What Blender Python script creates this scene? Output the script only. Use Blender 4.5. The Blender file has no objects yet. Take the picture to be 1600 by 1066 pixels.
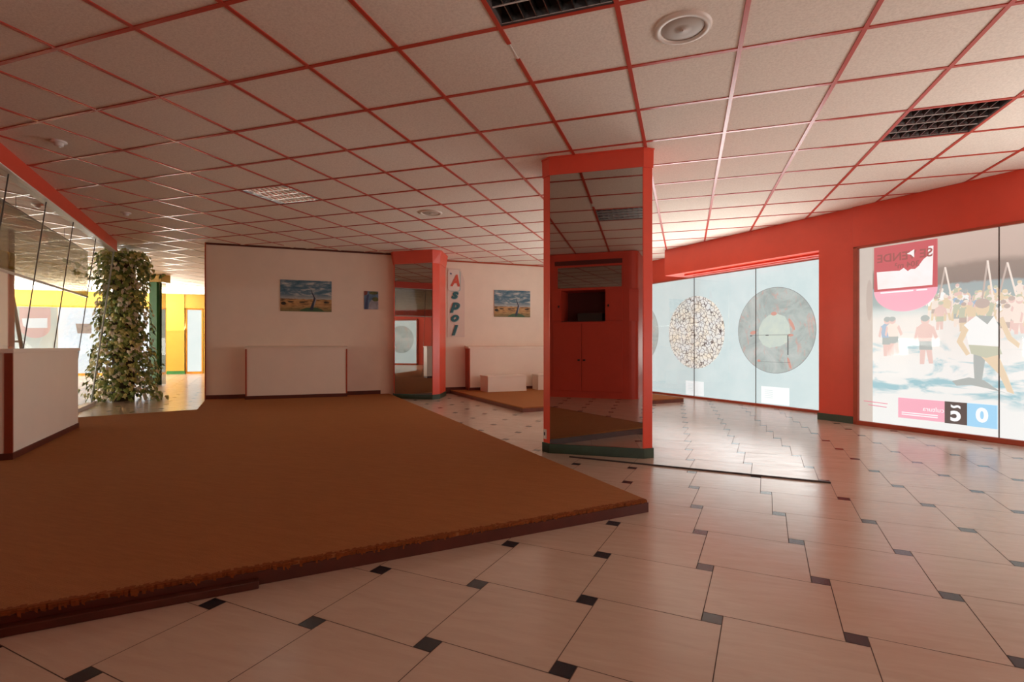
import bpy, math, random
from mathutils import Vector, Matrix
random.seed(7)
scene = bpy.context.scene
col = scene.collection

# ------------------------------------------------------------------ camera, world, lights, exposure
CEIL = 2.5965
cam_data = bpy.data.cameras.new('camera')
cam_data.sensor_width = 36.0
cam_data.lens = 815.4308 / 1600 * 36.0
cam_data.shift_y = (538.8 - 533.0) / 1600
cam_data.clip_start = 0.02
cam = bpy.data.objects.new('camera', cam_data)
cam.location = (0, 0, 0.95)
cam.rotation_euler = (math.pi / 2, 0, 0.3212)
col.objects.link(cam)
scene.camera = cam

world = bpy.data.worlds.new('world'); scene.world = world
world.use_nodes = True
world.node_tree.nodes['Background'].inputs[0].default_value = (0.8, 0.9, 1.0, 1)
world.node_tree.nodes['Background'].inputs[1].default_value = 0.5
scene.view_settings.view_transform = 'Standard'
scene.view_settings.look = 'None'
scene.view_settings.gamma = 1
scene.view_settings.exposure = 0.0
scene.view_settings.use_curve_mapping = False
try:
    scene.cycles.max_bounces = 10
    scene.cycles.diffuse_bounces = 6
    scene.cycles.glossy_bounces = 5
    scene.cycles.sample_clamp_indirect = 6
    scene.cycles.caustics_reflective = False
except Exception:
    pass

FE = Vector((0.712, -0.702)); FN = Vector((0.702, 0.712))      # shop front: along it, outward
FANG = math.atan2(FE.y, FE.x)
WANG = math.atan2(0.622, 0.783)                                 # white walls and the yellow front
def fac(s, off): return FE * s + FN * off

def daylight(name, loc, ang, w, h, power, color=(1, 0.97, 0.93), tilt=0, spread=180):
    # window daylight, or fill added at rear and left, shining along local -y
    d = bpy.data.lights.new(name, 'AREA'); d.shape = 'RECTANGLE'
    d.size = w; d.size_y = h; d.energy = power; d.color = color; d.spread = math.radians(spread)
    o = bpy.data.objects.new(name, d); col.objects.link(o)
    o.location = loc
    o.rotation_euler = (math.radians(-90 - tilt), 0, ang)
    return o
p = fac(-6.05, 6.98); daylight('daylight_front', (p.x, p.y, 1.15), FANG, 3.5, 1.9, 112, (1, 1, 0.97), tilt=41, spread=139)
p = fac(0.65, 6.38); daylight('daylight_side', (p.x, p.y, 1.15), FANG, 4.6, 1.9, 150, (1, 1, 0.98), tilt=38, spread=160)
daylight('daylight_rear', (1.3, -6.05, 1.15), math.pi, 2.6, 1.9, 115, (1, 1, 0.98), tilt=32)  # added fill lamp behind the camera, set at an invented window
YO = Vector((-18.97, 10.03)); YE = Vector((0.784, 0.621)); YN = Vector((-0.621, 0.784))
p = YO - YE * 1.0 - YN * 0.55; daylight('daylight_yellow_room', (p.x, p.y, 1.15), math.atan2(YE.y, YE.x), 11.0, 1.9, 2100, (1, 0.97, 0.90), tilt=60, spread=126)
daylight('daylight_left', (-17.2, -2.9, 1.15), math.atan2(10.67, -12.5), 7.0, 1.9, 950, (1, 0.97, 0.92), tilt=46, spread=160)  # added fill lamp for the yellow room; this wall has no window

# ------------------------------------------------------------------ materials
def mat(name, color, rough=0.5, metal=0.0, spec=0.5, coat=0.0):
    m = bpy.data.materials.new(name); m.use_nodes = True
    b = m.node_tree.nodes['Principled BSDF']
    b.inputs['Base Color'].default_value = (*color, 1)
    b.inputs['Roughness'].default_value = rough
    b.inputs['Metallic'].default_value = metal
    b.inputs['Specular IOR Level'].default_value = spec
    b.inputs['Coat Weight'].default_value = coat
    return m
def nodes(m): return m.node_tree.nodes, m.node_tree.links, m.node_tree.nodes['Principled BSDF']
def N(m, t, **kw):
    n = m.node_tree.nodes.new(t)
    for k, v in kw.items(): setattr(n, k, v)
    return n
def coords(m, scale=(1, 1, 1), rot=(0, 0, 0), loc=(0, 0, 0)):
    tc = N(m, 'ShaderNodeTexCoord'); mp = N(m, 'ShaderNodeMapping')
    mp.inputs['Scale'].default_value = scale; mp.inputs['Rotation'].default_value = rot; mp.inputs['Location'].default_value = loc
    m.node_tree.links.new(tc.outputs['Object'], mp.inputs[0]); return mp.outputs[0]
def noise(m, vec, scale, detail=3, rough=0.5, dist=0.0):
    n = N(m, 'ShaderNodeTexNoise'); n.inputs['Scale'].default_value = scale
    n.inputs['Detail'].default_value = detail; n.inputs['Roughness'].default_value = rough; n.inputs['Distortion'].default_value = dist
    m.node_tree.links.new(vec, n.inputs['Vector']); return n.outputs['Fac']
def ramp(m, fac_, stops, interp='LINEAR'):
    r = N(m, 'ShaderNodeValToRGB'); r.color_ramp.interpolation = interp
    el = r.color_ramp.elements
    while len(el) < len(stops): el.new(0.5)
    for e, (p_, c) in zip(el, stops): e.position = p_; e.color = (*c, 1)
    m.node_tree.links.new(fac_, r.inputs[0]); return r.outputs[0]
def mix(m, f, a, b, mode='MIX'):
    n = N(m, 'ShaderNodeMix', data_type='RGBA', blend_type=mode)
    for s, v in ((n.inputs[0], f), (n.inputs[6], a), (n.inputs[7], b)):
        if isinstance(v, (int, float)): s.default_value = v
        elif isinstance(v, tuple): s.default_value = (*v, 1)
        else: m.node_tree.links.new(v, s)
    return n.outputs[2]
def math_(m, op, a, b=None, c=None):
    n = N(m, 'ShaderNodeMath', operation=op)
    for s, v in zip(n.inputs, (a, b, c)):
        if v is None: continue
        if isinstance(v, (int, float)): s.default_value = v
        else: m.node_tree.links.new(v, s)
    return n.outputs[0]
def bump(m, h, strength, distance=0.01):
    b = N(m, 'ShaderNodeBump'); b.inputs['Strength'].default_value = strength; b.inputs['Distance'].default_value = distance
    m.node_tree.links.new(h, b.inputs['Height']); m.node_tree.links.new(b.outputs[0], m.node_tree.nodes['Principled BSDF'].inputs['Normal'])
def link(m, out, inp): m.node_tree.links.new(out, m.node_tree.nodes['Principled BSDF'].inputs[inp])

def painted(name, color, rough=0.5, var=0.06, sc=3.0, bstr=0.05, **kw):
    m = mat(name, color, rough, **kw)
    v = coords(m)
    n = noise(m, v, sc, 4, 0.6)
    lo = tuple(c * (1 - var) for c in color); hi = tuple(min(1, c * (1 + var)) for c in color)
    link(m, ramp(m, n, [(0.3, lo), (0.7, hi)]), 'Base Color')
    bump(m, noise(m, v, 90, 3, 0.6), bstr, 0.002)
    return m
def glow(name, color, strength=1.0):
    # back-lit print: light comes through the film
    m = mat(name, (0.02, 0.02, 0.02), 0.25)
    b = m.node_tree.nodes['Principled BSDF']
    b.inputs['Emission Color'].default_value = (*color, 1); b.inputs['Emission Strength'].default_value = strength
    return m
def lin(r, g, b):
    f = lambda c: (c / 255 / 12.92) if c / 255 <= 0.04045 else ((c / 255 + 0.055) / 1.055) ** 2.4
    return (f(r), f(g), f(b))

M = {}
M['wall'] = painted('white_wall_paint', (0.85, 0.725, 0.595), 0.55, 0.03)
M['laminate'] = painted('white_laminate', (0.85, 0.735, 0.615), 0.38, 0.02, bstr=0.02)
M['red'] = painted('red_gloss_paint', (0.72, 0.075, 0.036), 0.33, 0.05, bstr=0.03)
M['redwall'] = painted('red_wall_paint', (0.60, 0.055, 0.025), 0.5, 0.05)
M['bar'] = mat('red_ceiling_bar', (0.50, 0.055, 0.03), 0.28)
M['barcream'] = mat('cream_ceiling_bar', (0.80, 0.70, 0.55), 0.3)
M['barwhite'] = mat('bare_white_bar', (0.75, 0.7, 0.65), 0.3)
M['orange_trim'] = painted('orange_wood_trim', (0.42, 0.09, 0.025), 0.4, 0.15, 8)
M['edge_trim'] = painted('red_brown_edging', (0.40, 0.06, 0.02), 0.4, 0.1, 8)
M['edge_dark'] = painted('dark_red_edging', (0.25, 0.04, 0.014), 0.4, 0.1, 8)
M['skirting'] = painted('dark_red_brown_skirting', (0.10, 0.018, 0.008), 0.45, 0.15, 6)
M['green'] = painted('dark_green_skirting', (0.028, 0.055, 0.03), 0.4, 0.2, 10)
M['greenpost'] = painted('green_post_paint', (0.02, 0.14, 0.035), 0.4, 0.1, 5)
M['yellow'] = painted('yellow_wall_paint', (0.44, 0.28, 0.035), 0.5, 0.05)
M['mirror'] = mat('tinted_mirror', (0.50, 0.46, 0.43), 0.012, 1.0)
M['dark'] = mat('dark_metal', (0.035, 0.022, 0.018), 0.4)
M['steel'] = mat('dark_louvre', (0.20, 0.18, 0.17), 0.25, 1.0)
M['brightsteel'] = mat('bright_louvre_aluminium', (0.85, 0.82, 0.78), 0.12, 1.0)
M['bladeedge'] = mat('louvre_blade_edge', (0.6, 0.55, 0.5), 0.4)
M['tray'] = mat('lamp_tray', (0.10, 0.085, 0.08), 0.4)
M['tube'] = mat('fluorescent_tube', (0.8, 0.8, 0.78), 0.25)
M['tubeon'] = mat('glowing_fluorescent_tube', (0.8, 0.8, 0.78), 0.25)
M['tubeon'].node_tree.nodes['Principled BSDF'].inputs['Emission Color'].default_value = (1, .95, .86, 1)
M['tubeon'].node_tree.nodes['Principled BSDF'].inputs['Emission Strength'].default_value = 36
M['plastic'] = mat('cream_plastic', (0.70, 0.62, 0.54), 0.4)
M['grille'] = mat('speaker_grille', (0.46, 0.40, 0.34), 0.5)
M['white'] = mat('white_paint', (0.8, 0.78, 0.74), 0.35)
M['knob'] = mat('black_knob', (0.02, 0.015, 0.015), 0.3)
M['ladder'] = mat('brown_metal_ladder', (0.16, 0.10, 0.06), 0.4)
M['niche'] = mat('niche_lining', (0.12, 0.015, 0.01), 0.6)
M['seam'] = mat('dark_joint', (0.09, 0.07, 0.06), 0.5)

# ceiling tile
m = M['tile'] = mat('mineral_ceiling_tile', (0.8, 0.72, 0.66), 0.85, spec=0.2)
v = coords(m); n1 = noise(m, v, 70, 4, 0.75)
link(m, ramp(m, n1, [(0.32, (0.72, 0.64, 0.55)), (0.6, (0.85, 0.77, 0.67))]), 'Base Color'); bump(m, n1, 0.35, 0.004)
# floor tile
m = M['ceramic'] = mat('cream_ceramic_tile', (0.6, 0.5, 0.43), 0.17, spec=0.5)
v = coords(m, (1, 6, 1), (0, 0, 0.17)); n1 = noise(m, v, 4.5, 5, 0.65, 0.6); n2 = noise(m, coords(m), 0.8, 3)
c1 = ramp(m, n1, [(0.3, (0.51, 0.385, 0.295)), (0.7, (0.59, 0.465, 0.37))])
link(m, mix(m, 0.35, c1, ramp(m, n2, [(0.35, (0.49, 0.365, 0.28)), (0.65, (0.60, 0.47, 0.375))])), 'Base Color')
link(m, ramp(m, n1, [(0.3, (0.16,) * 3), (0.75, (0.28,) * 3)]), 'Roughness'); bump(m, n1, 0.12, 0.003)
M['inset'] = mat('black_inset_tile', (0.02, 0.023, 0.03), 0.2)
M['grout'] = mat('dark_grout', (0.10, 0.06, 0.045), 0.8)
# carpet
def carpet(name, lo, hi):
    m = mat(name, hi, 0.95, spec=0.1)
    v = coords(m)
    n1 = noise(m, v, 420, 2, 0.7); n2 = noise(m, coords(m, (1, 1, 1)), 1.3, 5, 0.6, 0.4); n3 = noise(m, coords(m, (1, 9, 1), (0, 0, 0.78)), 7, 4, 0.7)
    w = N(m, 'ShaderNodeTexWave'); w.inputs['Scale'].default_value = 32; w.inputs['Distortion'].default_value = 1.2; w.inputs['Detail'].default_value = 2
    m.node_tree.links.new(coords(m, (1, 1, 1), (0, 0, 0.78)), w.inputs['Vector'])
    h = math_(m, 'ADD', math_(m, 'MULTIPLY', n1, 0.7), math_(m, 'MULTIPLY', w.outputs['Fac'], 0.3))
    c = ramp(m, h, [(0.25, lo), (0.75, hi)])
    c = mix(m, math_(m, 'MULTIPLY', n2, 0.55), c, tuple(x * 0.62 for x in hi))
    c = mix(m, math_(m, 'MULTIPLY', n3, 0.5), c, tuple(x * 1.5 for x in hi))
    link(m, c, 'Base Color'); bump(m, h, 0.9, 0.006); return m
M['carpet'] = carpet('brown_ribbed_carpet', (0.22, 0.08, 0.025), (0.43, 0.172, 0.06))
M['carpet_fray'] = carpet('frayed_carpet_edge', (0.09, 0.02, 0.006), (0.30, 0.085, 0.022))
M['plinth'] = painted('dark_red_platform_board', (0.075, 0.015, 0.007), 0.4, 0.2, 8)
M['plinth2'] = painted('red_brown_platform_board', (0.16, 0.045, 0.022), 0.45, 0.2, 8)
# clear glass and smoked glass
def glass(name, tint, alpha, rough=0.02):
    m = bpy.data.materials.new(name); m.use_nodes = True; nt = m.node_tree; nt.nodes.clear()
    o = nt.nodes.new('ShaderNodeOutputMaterial'); t = nt.nodes.new('ShaderNodeBsdfTransparent'); g = nt.nodes.new('ShaderNodeBsdfGlossy')
    mx = nt.nodes.new('ShaderNodeMixShader'); fr = nt.nodes.new('ShaderNodeFresnel'); fr.inputs[0].default_value = 1.45
    t.inputs[0].default_value = (*tint, 1); g.inputs[0].default_value = (0.9, 0.9, 0.9, 1); g.inputs['Roughness'].default_value = rough
    ml = nt.nodes.new('ShaderNodeMath'); ml.operation = 'MULTIPLY'; ml.inputs[1].default_value = alpha
    nt.links.new(fr.outputs[0], ml.inputs[0]); nt.links.new(ml.outputs[0], mx.inputs[0])
    nt.links.new(t.outputs[0], mx.inputs[1]); nt.links.new(g.outputs[0], mx.inputs[2]); nt.links.new(mx.outputs[0], o.inputs[0]); return m
M['glass'] = glass('clear_glass', (0.98, 0.99, 0.985), 0.22)
M['smoked'] = glass('smoked_glass', (0.55, 0.54, 0.49), 0.35)

# ------------------------------------------------------------------ mesh builder
class MB:
    def __init__(self): self.v = []; self.f = []; self.mi = []; self.mats = []
    def slot(self, m):
        if m not in self.mats: self.mats.append(m)
        return self.mats.index(m)
    def face(self, pts, m):
        b = len(self.v); self.v += [tuple(p) for p in pts]; self.f.append(tuple(range(b, b + len(pts)))); self.mi.append(self.slot(m))
    def box(self, x0, x1, y0, y1, z0, z1, m):
        return self.prism([(x0, y0), (x1, y0), (x1, y1), (x0, y1)], z0, z1, m)
    def prism(self, poly, z0, z1, m, poly_top=None):
        n = len(poly); b = len(self.v); k = self.slot(m); pt = poly_top or poly
        self.v += [(x, y, z0) for x, y in poly] + [(x, y, z1) for x, y in pt]
        self.f.append(tuple(range(b + n - 1, b - 1, -1))); self.f.append(tuple(range(b + n, b + 2 * n)))
        for i in range(n):
            j = (i + 1) % n; self.f.append((b + i, b + j, b + n + j, b + n + i))
        self.mi += [k] * (n + 2)
    def slab(self, poly, y0, y1, m):
        # polygon in the x-z plane, thickness along y
        n = len(poly); b = len(self.v); k = self.slot(m)
        self.v += [(x, y0, z) for x, z in poly] + [(x, y1, z) for x, z in poly]
        self.f.append(tuple(range(b, b + n))); self.f.append(tuple(range(b + 2 * n - 1, b + n - 1, -1)))
        for i in range(n):
            j = (i + 1) % n; self.f.append((b + j, b + i, b + n + i, b + n + j))
        self.mi += [k] * (n + 2)
    def beam(self, a, c, r, m, seg=8, r2=None):
        a = Vector(a); c = Vector(c); d = (c - a).normalized(); r2 = r if r2 is None else r2
        u = d.orthogonal().normalized(); w = d.cross(u); b = len(self.v); k = self.slot(m)
        for p_, rr in ((a, r), (c, r2)):
            for i in range(seg):
                t = 2 * math.pi * i / seg; self.v.append(tuple(p_ + (u * math.cos(t) + w * math.sin(t)) * rr))
        for i in range(seg):
            j = (i + 1) % seg; self.f.append((b + i, b + j, b + seg + j, b + seg + i))
        self.f.append(tuple(range(b + seg - 1, b - 1, -1))); self.f.append(tuple(range(b + seg, b + 2 * seg))); self.mi += [k] * (seg + 2)
    def lathe(self, prof, cx, cy, m, seg=32):
        b = len(self.v); k = self.slot(m)
        for r, z in prof:
            for i in range(seg):
                t = 2 * math.pi * i / seg; self.v.append((cx + r * math.cos(t), cy + r * math.sin(t), z))
        for q in range(len(prof) - 1):
            for i in range(seg):
                j = (i + 1) % seg; self.f.append((b + q * seg + i, b + q * seg + j, b + (q + 1) * seg + j, b + (q + 1) * seg + i)); self.mi.append(k)
        self.f.append(tuple(range(b, b + seg))); self.f.append(tuple(range(b + len(prof) * seg - 1, b + (len(prof) - 1) * seg - 1, -1))); self.mi += [k, k]
    def build(self, name, parent=None, loc=None, ang=0, bevel=0, smooth=False):
        me = bpy.data.meshes.new(name); me.from_pydata(self.v, [], self.f)
        for mt in self.mats: me.materials.append(mt)
        me.polygons.foreach_set('material_index', self.mi)
        if smooth: me.polygons.foreach_set('use_smooth', [True] * len(me.polygons))
        me.update()
        o = bpy.data.objects.new(name, me); col.objects.link(o)
        if parent: o.parent = parent
        if loc: o.location = loc; o.rotation_euler = (0, 0, ang)
        if bevel:
            bv = o.modifiers.new('bevel', 'BEVEL'); bv.width = bevel; bv.segments = 2; bv.limit_method = 'ANGLE'
        return o
def thing(name, label, cat, loc=(0, 0, 0), ang=0, group=None):
    o = bpy.data.objects.new(name, None); col.objects.link(o); o.empty_display_size = 0.1
    o.location = loc; o.rotation_euler = (0, 0, ang); o['label'] = label; o['category'] = cat
    if group: o['group'] = group
    return o
def tag(o, label, cat, group=None):
    o['label'] = label; o['category'] = cat
    if group: o['group'] = group
    return o
def struct(o, label=None, cat=None):
    o['kind'] = 'structure'
    if label: o['label'] = label
    if cat: o['category'] = cat
    return o
def text_polys(s, size, shear=0.0, offset=0.0, flip=False, extrude=0.0, xs=1.0):
    # lettering as a filled mesh in the x-z plane, centred; flip = read from behind
    cu = bpy.data.curves.new('t', 'FONT'); cu.body = s; cu.size = size; cu.shear = shear; cu.offset = offset
    cu.align_x = 'CENTER'; cu.align_y = 'CENTER'; cu.resolution_u = 4; cu.extrude = extrude
    o = bpy.data.objects.new('t', cu); col.objects.link(o)
    bpy.context.view_layer.update()
    me = bpy.data.meshes.new_from_object(o.evaluated_get(bpy.context.evaluated_depsgraph_get()))
    k = -1 if flip else 1
    vs = [(vv.co.x * k * xs, -vv.co.z, vv.co.y) for vv in me.vertices]
    fs = [tuple(reversed(pp.vertices)) if flip else tuple(pp.vertices) for pp in me.polygons]
    bpy.data.objects.remove(o); bpy.data.curves.remove(cu); bpy.data.meshes.remove(me)
    return vs, fs
def add_text(mb, s, x, y, z, size, m, **kw):
    vs, fs = text_polys(s, size, **kw); b = len(mb.v); k = mb.slot(m)
    mb.v += [(x + a, y + bb, z + c) for a, bb, c in vs]; mb.f += [tuple(i + b for i in f) for f in fs]; mb.mi += [k] * len(fs)
def circle(cx, cz, r, n=64): return [(cx + r * math.cos(2 * math.pi * i / n), cz + r * math.sin(2 * math.pi * i / n)) for i in range(n)]
def ellipse(cx, cz, rx, rz, n=14, rot=0):
    out = []
    for i in range(n):
        a = 2 * math.pi * i / n; x = rx * math.cos(a); z = rz * math.sin(a)
        out.append((cx + x * math.cos(rot) - z * math.sin(rot), cz + x * math.sin(rot) + z * math.cos(rot)))
    return out

# ------------------------------------------------------------------ floor
def build_floor():
    mb = MB(); L = 0.4359; S = 0.066; T = math.sqrt(L * L - S * S); phi = 0.0195
    th = phi - math.atan2(S, T); u = Vector((math.cos(th), math.sin(th))); w = Vector((-math.sin(th), math.cos(th)))
    O = Vector((-1.6473, 1.4688)); a = Vector((math.cos(phi), math.sin(phi))) * L; b = Vector((-a.y, a.x)); g = 0.0016
    def quad(c, u0, u1, v0, v1, mm):
        mb.face([(*(c + u * p_ + w * q), 0.0) for p_, q in ((u0 + g, v0 + g), (u1 - g, v0 + g), (u1 - g, v1 - g), (u0 + g, v1 - g))], mm)
    for i in range(-60, 24):
        for j in range(-20, 48):
            c = O + a * i + b * j
            if not (-27 < c.x < 7.6 and -6.6 < c.y < 19.5): continue
            if (c - O).dot(FN) > 7.9 - O.dot(FN): continue
            h = S / 2
            quad(c, -h, h, -h, h, M['inset']); quad(c, h, h + T, h - T, h, M['ceramic'])
    mb.face([(-28, -7.2, -0.0012), (8.5, -7.2, -0.0012), (8.5, 20, -0.0012), (-28, 20, -0.0012)], M['grout'])
    return struct(mb.build('floor'))
build_floor()

# ------------------------------------------------------------------ ceiling, bars, lamps, speakers
GX, GY = -3.9147, 1.95
LAMPS = [(5, 0), (-1, 4), (9, 4)]
def build_ceiling():
    mb = MB(); bars = MB()
    I0, I1, J0, J1 = -38, 20, -14, 30
    z = CEIL
    for i in range(I0, I1):
        for j in range(J0, J1):
            if (i, j) in LAMPS: continue
            x = GX + .6 * i; y = GY + .6 * j
            if (Vector((x, y))).dot(FN) > 8.3: continue
            mb.face([(x, y, z), (x, y + .6, z), (x + .6, y + .6, z), (x + .6, y, z)], M['tile'])
    x0, x1, y0, y1 = GX + .6 * I0, GX + .6 * I1, GY + .6 * J0, GY + .6 * J1
    h = 0.012
    def clip_end(fixed, axis):
        # stop bars where the slanted shop front cuts the ceiling
        return (8.0 - fixed * (FN.x if axis == 'y' else FN.y)) / (FN.y if axis == 'y' else FN.x)
    ga = Vector((-8.578, 5.892)); gn_ = Vector((0.694, 0.72)); w1_ = Vector((-7.33, 6.42)); wn_ = Vector((-0.622, 0.783)); we_ = Vector((0.783, 0.622))
    def pale(p_):            # cream colour for bars on the yellow room side, red elsewhere
        return (p_ - ga).dot(gn_) < -.05 or ((p_ - w1_).dot(wn_) > -.1 and (p_ - w1_).dot(we_) < 2.9)
    def bar(a_, b_, axis, fixed, zz):
        # one run of bar from a_ to b_, switching colour where the rooms meet
        st = a_; n_ = max(1, int(round((b_ - a_) / .3)))
        kind = None
        for q_ in range(n_ + 1):
            t_ = a_ + (b_ - a_) * (q_ + .5) / n_
            k_ = None if q_ == n_ else pale(Vector((fixed, t_)) if axis == 'y' else Vector((t_, fixed)))
            if kind is None: kind = k_
            if k_ != kind or q_ == n_:
                en = a_ + (b_ - a_) * q_ / n_; mm = M['barcream'] if kind else M['bar']
                if axis == 'y': bars.box(fixed - h, fixed + h, st, en, zz, z + .004, mm)
                else: bars.box(st, en, fixed - h, fixed + h, zz, z + .004, mm)
                st = en; kind = k_
    for i in range(I0, I1 + 1):
        x = GX + .6 * i; ye = min(y1, clip_end(x, 'y'))
        if i == 5:
            bar(y0, 2.70, 'y', x, z - .006); bars.box(x - .004, x + .004, 2.70, 2.86, z - .003, z + .004, M['barwhite']); bar(2.86, ye, 'y', x, z - .006)
        else: bar(y0, ye, 'y', x, z - .006)
    for j in range(J0, J1 + 1):
        y = GY + .6 * j; xe = min(x1, clip_end(y, 'x')); bar(x0, xe, 'x', y, z - .0055)
    struct(mb.build('ceiling')); struct(bars.build('trim_1'))
build_ceiling()
def lamp(ij, label, on=False):
    i, j = ij; x = GX + .6 * i; y = GY + .6 * j
    t = thing('recessed_louvre_light', label, 'ceiling light', (x + .3, y + .3, CEIL), 0)
    mb = MB(); a = .287; z0, z1 = 0.0, 0.10
    mb.box(-a, a, -a, a, z1, z1 + .004, M['tray'])
    mb.box(-a, -a + .006, -a, a, z0, z1, M['tray']); mb.box(a - .006, a, -a, a, z0, z1, M['tray'])
    mb.box(-a, a, -a, -a + .006, z0, z1, M['tray']); mb.box(-a, a, a - .006, a, z0, z1, M['tray'])
    mb.build('tray', t)
    for k in range(4):
        y_ = -a + (k + .5) * 2 * a / 4
        tb = MB(); tb.beam((-.27, y_, .072), (.27, y_, .072), .013, M['tubeon' if on else 'tube'], 10); tb.build('tube', t, smooth=True)
    lv = MB(); sm = M['brightsteel'] if on else M['steel']  # louvre colour itself is lightened for the lit lamp, darkened for unlit ones
    for k in range(5):
        y_ = -a + .004 + k * (2 * a - .008) / 4
        lv.prism([(-a, y_ - .011), (a, y_ - .011), (a, y_ + .011), (-a, y_ + .011)], .042, .004, sm, [(-a, y_ - .003), (a, y_ - .003), (a, y_ + .003), (-a, y_ + .003)])
        lv.box(-a, a, y_ - .0035, y_ + .0035, .002, .006, M['bladeedge'])
    for k in range(1, 9):
        x_ = -a + k * 2 * a / 9
        lv.prism([(x_ - .011, -a), (x_ + .011, -a), (x_ + .011, a), (x_ - .011, a)], .042, .004, sm, [(x_ - .0025, -a), (x_ + .0025, -a), (x_ + .0025, a), (x_ - .0025, a)])
    lv.build('louvre', t)
    fr = MB()
    for q in ((-.3, .3, -.3, -.285), (-.3, .3, .285, .3), (-.3, -.285, -.285, .285), (.285, .3, -.285, .285)): fr.box(*q, -.003, .01, M['tray'])
    fr.build('frame', t)
lamp(LAMPS[0], 'dark square louvred ceiling light nearest the camera, cut by the top of the photo')
lamp(LAMPS[1], 'brightly shining square louvred ceiling light above the brown carpet platform', True)
lamp(LAMPS[2], 'dark square louvred ceiling light near the red shop front on the right')
def speaker(x, y, label):
    t = thing('ceiling_speaker', label, 'speaker', (x, y, CEIL))
    mb = MB(); mb.lathe([(.145, 0), (.143, -.008), (.13, -.014), (.112, -.013), (.108, -.004)], 0, 0, M['plastic'], 48); mb.build('rim', t, smooth=True)
    mb = MB(); mb.lathe([(.108, -.003), (.1, -.007), (.05, -.011), (.018, -.012), (.016, -.015), (.004, -.016)], 0, 0, M['grille'], 48); mb.build('grille', t, smooth=True)
speaker(-.015, 2.85, 'large round cream ceiling speaker right of the nearest louvred light')
speaker(-3.0147, 5.85, 'small looking round beige ceiling speaker in front of the far mirrored column')
def detector(x, y, label):
    t = thing('smoke_detector', label, 'smoke detector', (x, y, CEIL), 0)
    mb = MB(); mb.lathe([(.055, 0), (.055, -.01), (.05, -.014), (.03, -.016)], 0, 0, M['white'], 24); mb.build('base', t, smooth=True)
    mb = MB(); mb.lathe([(.032, -.015), (.03, -.035), (.018, -.042), (.004, -.043)], 0, 0, M['white'], 24); mb.build('head', t, smooth=True)
detector(-4.8147, 2.85, 'white smoke detector nearest the camera, above the red strip of the glass screen')
detector(-6.6147, 4.65, 'tiny white smoke detector on the ceiling in front of the ivy column')
detector(-7.2147, 4.05, 'smoke detector seen through the leaning glass screen')

# ------------------------------------------------------------------ walls
def wall(name, a, b, thick, m, z0=0, z1=CEIL, label=None):
    a = Vector(a); b = Vector(b); d = b - a; ang = math.atan2(d.y, d.x); L = d.length
    mb = MB(); mb.box(0, L, 0, thick, z0, z1, m)
    return struct(mb.build(name, None, (a.x, a.y, 0), ang))
W1 = Vector((-7.33, 6.42)); WE = Vector((math.cos(WANG), math.sin(WANG))); WN = Vector((-WE.y, WE.x))
W2 = Vector((-4.40, 9.24))
def w1(u, d=0): return W1 + WE * u + WN * d
def w2(u, d=0): return W2 + WE * u + WN * d
wall('wall_white', w1(0), w1(2.98), .14, M['wall'])
wall('wall_end', w2(-.62), w2(3.75), .12, M['wall'])
# wall trims: dark cornice line, skirting, orange end strip
mb = MB(); mb.box(0.0, 2.93, -.012, 0, CEIL - .03, CEIL, M['skirting']); struct(mb.build('trim_2', None, (*w1(0), 0), WANG))
mb = MB(); mb.box(-.2, 3.7, -.012, 0, CEIL - .028, CEIL, M['edge_trim']); struct(mb.build('trim_3', None, (*w2(0), 0), WANG))
mb = MB(); mb.box(-.018, .0, -.012, .15, 0, CEIL, M['orange_trim']); struct(mb.build('trim_4', None, (*w1(0), 0), WANG))
mb = MB(); mb.box(.0, .58, -.014, 0, .07, .135, M['skirting']); mb.box(2.12, 2.74, -.014, 0, .07, .135, M['skirting']); struct(mb.build('baseboard_white', None, (*w1(0), 0), WANG))
mb = MB(); mb.box(-.05, 3.6, -.014, 0, .0, .12, M['skirting']); struct(mb.build('baseboard_end', None, (*w2(0), 0), WANG))
# enclosing walls outside the frame
wall('wall_right', fac(3.2, 6.5), (3.05, -1.2), .15, M['redwall'])
wall('wall_back_right', (3.05, -1.2), (3.05, -6.4), .15, M['wall'])
wall('wall_left', (-13.5, -6.2), (-26, 4.47), .15, M['wall'])
wall('wall_far', (-7.4, 19.2), w2(3.7), .15, M['wall'])

# ------------------------------------------------------------------ shop front on the right (red)
def struct_fac(name, s0, s1, o0, o1, z0, z1, m, bevel=0):
    mb = MB(); mb.box(s0, s1, o0, o1, z0, z1, m); return struct(mb.build(name, None, (0, 0, 0), FANG, bevel))
# note: in this frame local x runs along the front and local y runs outward from the origin
mb = MB()
mb.box(-6.9, -3.68, 6.5, 7.16, 2.15, CEIL, M['red']); mb.box(-9.6, -6.9, 7.10, 7.2, 2.15, CEIL, M['red'])
mb.box(-3.72, 3.3, 6.47, 7.16, 2.105, CEIL, M['red'])
mb.box(-6.6, -4.2, 6.66, 6.74, 2.125, 2.151, M['red']); mb.box(-6.6, -4.2, 6.86, 6.9, 2.135, 2.151, M['red'])
struct(mb.build('trim_5', None, (0, 0, 0), FANG, .006))
struct_fac('wall_front_pier', -4.15, -3.70, 6.5, 7.22, 0, 2.16, M['red'], .004)
mb = MB(); mb.box(-4.16, -3.705, 6.485, 6.6, 0, .085, M['green']); struct(mb.build('baseboard_front', None, (0, 0, 0), FANG, .003))
mb = MB(); mb.box(-9.8, 3.3, 7.24, 7.3, 0, CEIL, M['redwall']); struct(mb.build('wall_front', None, (0, 0, 0), FANG))
mb = MB(); mb.box(2.4, 3.3, 6.47, 7.2, 0, 2.2, M['red']); struct(mb.build('wall_front_end', None, (0, 0, 0), FANG))

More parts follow.
